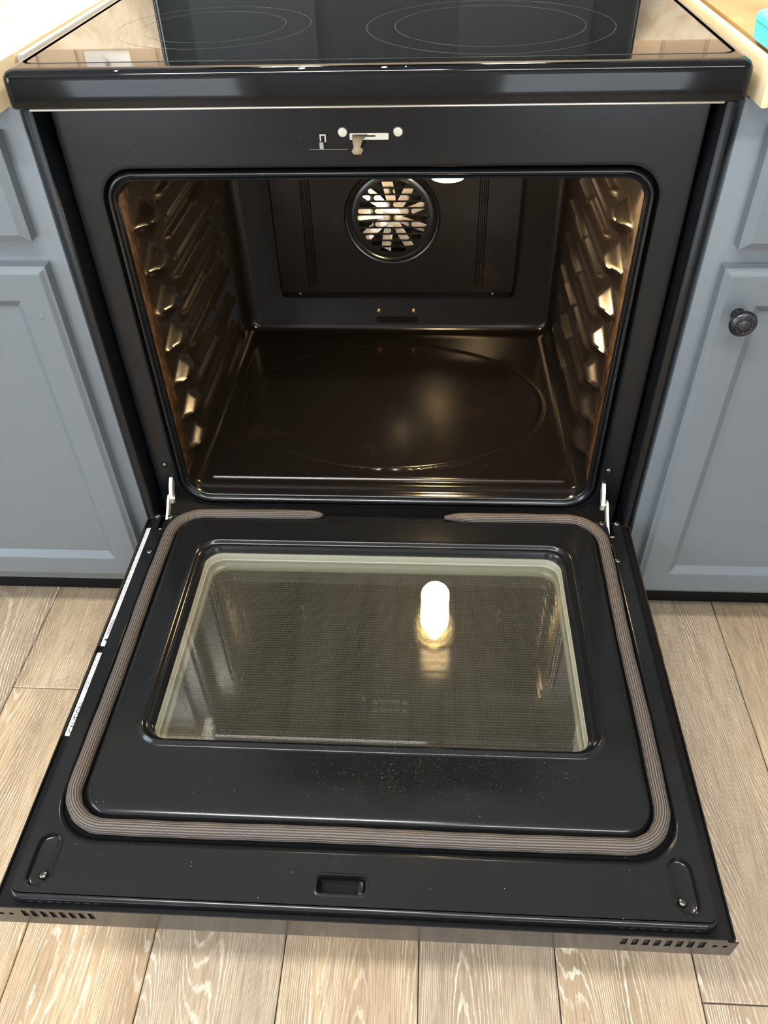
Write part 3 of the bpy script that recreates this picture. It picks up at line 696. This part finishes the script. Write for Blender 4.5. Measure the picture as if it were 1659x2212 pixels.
mk('latch_slot_rim', *loft([[XY(z)(p) for p in rr(-.0410+d, .0090-d, -.6085+d, -.5910-d, max(.0045-d, .002), 5)] for z, d in ((ZD+.0001, -.0035), (ZD+.0012, -.0022), (ZD+.0012, -.0008), (ZD-.0010, .0006), (ZD-.010, .0016), (.242, .002))]), 'enamel', dr)
mk('latch_slot_bracket', *box(.0015, .0070, -.6065, -.5930, .262, ZD-.004, .0006), 'frame', dr)
for x, y in ((-.3503, -.1241), (.3459, -.1239), (-.3592, -.0455), (-.3380, -.0470), (.3345, -.0455), (.3575, -.0450)): shared('sheet_screw', SC_Z, 'darkscrew', (x, y, ZD), dr)
# rope gasket: runs round three sides and tucks into the liner at the rear
gp = []
hx, yf, yr = .3312, -.5480, -.0385; rc, rt = .046, .048
def arc(cx, cy, rad, a0, a1, n=12): return [(cx+rad*math.cos(math.radians(a0+(a1-a0)*i/n)), cy+rad*math.sin(math.radians(a0+(a1-a0)*i/n))) for i in range(n+1)]
def seg(a, b, n): return [(a[0]+(b[0]-a[0])*i/n, a[1]+(b[1]-a[1])*i/n) for i in range(1, n)]
A1 = arc(-hx+rt, yr-rt, rt, 90, 180); A2 = arc(-hx+rc, yf+rc, rc, 180, 270); A3 = arc(hx-rc, yf+rc, rc, 270, 360); A4 = arc(hx-rt, yr-rt, rt, 0, 90)
p2 = [(-.0965, yr-.004), (-.104, yr-.0015), (-.115, yr)] + seg((-.115, yr), A1[0], 8) + A1 + seg(A1[-1], A2[0], 24) + A2 + seg(A2[-1], A3[0], 28) + A3 + seg(A3[-1], A4[0], 24) + A4 + seg(A4[-1], (.118, yr), 8) + [(.118, yr), (.106, yr-.0015), (.094, yr-.004)]
m_ = len(p2); path = []; radii = []
for i, q in enumerate(p2):
    e = min(i, m_-1-i)
    rad = .0087*(0.30, 0.62, 0.86)[e] if e < 3 else .0087*(1+.03*math.sin(i*1.7))
    wob = .0008*math.sin(i*.38)
    path.append((q[0]+(wob if abs(q[0]) > .32 else 0), q[1]+(0 if abs(q[0]) > .32 else wob*.6), .2822+(0.0055-0.002*e if e < 3 else 0))); radii.append(rad)
nt_ = 24
V, F, us = tube(path, .0095, nt_, radii=radii, uv=True)
gk = mk('rope_gasket', V, F, 'gasket', dr, ang=80)
uvl = gk.data.uv_layers.new(name='UVMap')
for poly in gk.data.polygons:
    for li, vi in zip(poly.loop_indices, poly.vertices):
        kk, a = divmod(vi, nt_); vv = a/nt_
        if a == 0 and len(poly.vertices) == 4 and any(w % nt_ == nt_-1 for w in poly.vertices): vv = 1.0
        uvl.data[li].uv = (us[kk], vv)
# rear ledge of the sheet between gasket and hinge line
mk('rear_ledge', *box(-.3420, .3420, -.0515, -.0290, .2700, .2738, .0012), 'door', dr)
# window: galvanised frame, three panes
wf = mk('window_frame', *loft([dl(hx_, y0, y1, z, rd) for hx_, y0, y1, z, rd in ((.2660, -.1150, -.4420, .2745, .025), (.2628, -.1180, -.4388, .2745, .024), (.2624, -.1184, -.4386, .2735, .024), (.2620, -.1188, -.4384, .2640, .024), (.2612, -.1196, -.4378, .2632, .023), (.2606, -.1202, -.4376, .2520, .023), (.2580, -.1225, -.4360, .2490, .023), (.2575, -.1230, -.4355, .2440, .023))]), 'galv', dr)
mk('inner_pane', *loft([dl(.2632, -.1172, -.4388, z, .024) for z in (.2750, .2780)], True, True, True), 'pane', dr, ang=20)
mk('middle_pane', *loft([dl(.2606, -.1202, -.4376, z, .022) for z in (.2600, .2622)], True, True, True), 'pane2', dr, ang=20)
mk('outer_pane', *loft([dl(.2610, -.1200, -.4380, z, .021) for z in (.2412, .2440)], True, True, True), 'frit', dr, ang=20)
# hinges: slotted arms between the frame and the door
for s in (-1, 1):
    xh = s*.3385
    def arm(pts, x0, x1):
        return loft([[(x0, p[0], p[1]) for p in pts], [(x1, p[0], p[1]) for p in pts]], True, True, True)
    a1 = [(.012, .327), (-.004, .327), (-.014, .318), (-.020, .309), (-.024, .300), (-.024, .291), (-.018, .288), (-.013, .293), (-.011, .302), (-.004, .310), (.012, .315)]
    a2 = [(-.012, .302), (-.020, .305), (-.028, .301), (-.036, .293), (-.046, .286), (-.060, .277), (-.072, .268), (-.066, .262), (-.050, .270), (-.036, .280), (-.024, .288), (-.012, .292)]
    h1 = mk('hinge_arm', *arm(a1, xh-.0035, xh+.0015), 'zinc_pale', dr, smooth=False)
    mk('hinge_link', *arm(a2, xh+s*.0050-.0016, xh+s*.0050+.0018), 'zinc_pale', dr, smooth=False)
    mk('hinge_pin', *lathe([(.004, -.006), (.004, .006), (.0, .0065)], 14, 'x', (xh+s*.002, -.018, .297)), 'steel', dr)
    mk('hinge_seat', *box(s*.3467-.0040, s*.3467+.0040, -.0790, -.0715, .2725, .2815, .0012), 'zinc_pale', dr)
# stickers on the left edge strip of the door
def sticker(y0, y1, mat, lab):
    return tag(mk('sticker', *loft([[XY(z)(p) for p in rr(-.3752, -.3640, y0, y1, .002, 4)] for z in (.2697, .27005)], True, False, True), mat, dr), lab)
s1 = sticker(-.293, -.060, 'print', 'white strip label with fine print and warning triangle')
s2 = sticker(-.431, -.304, 'print', 'white strip label with large caution heading')
def write(body, size, y, x, par, sq=1.0):
    o = shared('lettering', text_mesh(body, size), 'ink', (x, y, .2702), par, (0, 0, math.radians(90)), (sq, 1, 1)); return o
mk('heading_ground', *box(-.3745, -.3640, -.4285, -.3800, .2700, .27012), 'paper', s2)
write('CAUTION:', .0110, -.4270, -.3650, s2, 0.86)
mk('heading_ground', *box(-.3745, -.3640, -.2915, -.2400, .2700, .27012), 'paper', s1)
write('WARNING', .0062, -.2740, -.3690, s1, 0.95)
mk('warning_triangle', [(-.3735, -.2820, .2703), (-.3650, -.2870, .2703), (-.3650, -.2770, .2703), (-.3735, -.2820, .2701), (-.3650, -.2870, .2701), (-.3650, -.2770, .2701)], [(0, 1, 2), (5, 4, 3), (0, 3, 4, 1), (1, 4, 5, 2), (2, 5, 3, 0)], 'ink', s1, smooth=False)

# ------------------------------------------------------------------ cabinets and worktops
YC = -0.029
def panel_door(name, x0, x1, z0, z1, stile, par):
    L = lambda d, y: [XZ(y)(p) for p in rr(x0+d, x1-d, z0+d, z1-d, .0005, 1)]
    o = mk(name, *loft([L(0, YC), L(0, YC-.0165), L(.0030, YC-.0178), L(.0070, YC-.0214), L(.0082, YC-.0220), L(stile, YC-.0220), L(stile+.0015, YC-.0217), L(stile+.012, YC-.0135), L(stile+.0125, YC-.0130)], True, False, True), 'paint', par, ang=12)
    return o
def drawer_front(x0, x1, z0, z1, par):
    L = lambda d, y: [XZ(y)(p) for p in rr(x0+d, x1-d, z0+d, z1-d, .0005, 1)]
    return mk('drawer_front', *loft([L(0, YC), L(0, YC-.0165), L(.0030, YC-.0178), L(.0090, YC-.0214), L(.0105, YC-.0220)], True, False, True), 'paint', par, ang=12)
cl = empty('base_cabinet', (-.73, .28, 0), 'blue-grey painted base cabinet without a knob, left of the oven', 'cabinet')
mk('carcass', *box(-1.075, -.3850, YC, .60, .114, .874, .0008), 'paint', cl)
mk('toe_kick', *box(-1.075, -.3870, .050, .060, .0, .114), 'black', cl)
drawer_front(-1.04, -.4120, .7300, .8520, cl)
d1 = panel_door('cabinet_door', -1.04, -.4070, .1440, .6990, .0420, cl)
mk('filled_screw_hole', *lathe([(.0035, 0), (.0030, .0006), (0, .0007)], 14, 'y', (-.4310, YC-.0220, .6330)), 'paint', d1)
cr = empty('base_cabinet', (.73, .28, 0), 'blue-grey painted base cabinet with a round dark knob, right of the oven', 'cabinet')
mk('carcass', *box(.3890, 1.075, YC, .60, .114, .874, .0008), 'paint', cr)
mk('toe_kick', *box(.3910, 1.075, .050, .060, .0, .114), 'black', cr)
drawer_front(.4190, 1.04, .7180, .8480, cr)
d2 = panel_door('cabinet_door', .4110, 1.04, .1340, .6960, .0440, cr)
kz, kx = .6400, .4385
kn = mk('knob', *lathe([(.0078, 0), (.0086, .001), (.0080, .004), (.0066, .008), (.0070, .013), (.0110, .0165), (.0150, .0190), (.0163, .0225), (.0160, .0255), (.0140, .0280), (.0108, .0292), (.0100, .0286), (.0086, .0286), (.0080, .0292), (.0045, .0300), (0, .0302)], 40, 'y', (kx, YC-.0220, kz)), 'pewter', d2)
bd = lathe([(0, -.0012), (.0010, -.0006), (.0012, 0), (.0010, .0007), (0, .0012)], 8, 'y')
parts = []
for i in range(22):
    a = 2*math.pi*i/22; parts.append(([(v[0]+kx+.0093*math.cos(a), v[1]+YC-.0220-.0290, v[2]+kz+.0093*math.sin(a)) for v in bd[0]], bd[1]))
# (the rope beads are part of the knob casting)
V = [tuple(v.co) for v in kn.data.vertices]; F = [tuple(p.vertices) for p in kn.data.polygons]
J = join((V, F), *parts); me = bpy.data.meshes.new('knob'); me.from_pydata(J[0], [], J[1]); me.polygons.foreach_set('use_smooth', [True]*len(J[1])); me.set_sharp_from_angle(angle=.9); me.materials.append(MAT['pewter']); kn.data = me

def worktop(name, x0, x1, mat, lab):
    y0 = -.072; h = .0415; z1 = .9155; z0 = z1-h; rad = .012
    prof = [(.60, z0), (y0+.003, z0), (y0, z0+.003)] + [(y0+rad-rad*math.cos(math.radians(a)), z1-rad+rad*math.sin(math.radians(a))) for a in range(0, 91, 15)] + [(.60, z1)]
    return tag(mk(name, *loft([[(x, p[0], p[1]) for p in prof] for x in (x0, x1)], True, True, True), mat), lab, 'worktop')
worktop('worktop', -1.10, -.3960, 'counter_l', 'pale maple-coloured worktop on the left cabinet')
worktop('worktop', .4040, 1.10, 'counter_r', 'amber wood worktop on the right cabinet')
tag(mk('end_strip', *box(.3905, .3995, -.070, .60, .8745, .9152, .003), 'counter_l'), 'pale edging strip between the range and the amber worktop', 'edging')
tag(mk('gap_strip', *box(-.3945, -.3865, .02, .58, .8745, .9140, .002), 'grey'), 'thin grey filler strip between the range and the pale worktop', 'edging')
tag(mk('backsplash', *box(-1.10, -.40, .602, .630, .9157, 1.034, .003), 'splash'), 'mottled beige backsplash strip behind the left worktop', 'backsplash')
tag(mk('backsplash', *box(.40, 1.10, .602, .630, .9157, 1.034, .003), 'splash'), 'mottled beige backsplash strip behind the right worktop', 'backsplash')
sw = empty('light_switch', (-.50, .626, 1.09), 'white wall switch plate mirrored in the cooktop, left side', 'switch')
mk('plate', *loft([[XZ(y)(p) for p in rr(-.560+d, -.478-d, 1.040+d, 1.155-d, .004, 3)] for y, d in ((.6262, 0), (.6225, 0), (.6205, .003))], True, True, True), 'white', sw)
mk('toggle', *box(-.522, -.516, .612, .6205, 1.058, 1.068, .001), 'ink', sw)
tb = empty('turquoise_tub', (.430, -.002, .9157), 'turquoise rounded plastic tub on the amber worktop, cut by the right edge', 'tub')
mk('body', *loft([[XY(z)(p) for p in rr(.3972+d, .462-d, -.040+d, .036-d, .014, 6)] for z, d in ((.9157, .004), (.918, .001), (.928, 0), (.936, 0))], True, True, False), 'teal', tb)
mk('lid', *loft([[XY(z)(p) for p in rr(.3964+d, .463-d, -.041+d, .037-d, .015, 6)] for z, d in ((.9345, 0), (.939, 0), (.942, .002), (.9435, .006))], True, True, True), 'teal', tb)

# unseen range hood, added to brighten worktops and backsplash and darken door reflections
hd_ = empty('added_range_hood', (0, .45, 1.60), 'black range hood added out of view above the cooktop', 'range hood')
mk('canopy', *loft([[XY(z)(p) for p in rr(-.378+d, .378-d, y0, .631, .01, 4)] for z, d, y0 in ((1.600, 0, .150), (1.640, 0, .145), (1.740, .02, .300), (1.750, .03, .310))], True, False, True), 'black', hd_)
mk('filter_panel', *box(-.37, .37, .16, .628, 1.605, 1.612), 'frame', hd_)
for x in (-.22, .22):
    mk('added_hood_lens', *box(x-.06, x+.06, .40, .50, 1.598, 1.604, .002), 'lampglass', hd_)
    area('added_hood_light', (x, .45, 1.594), (0, 0, 0), .11, .09, 9, (1.0, .90, .74))
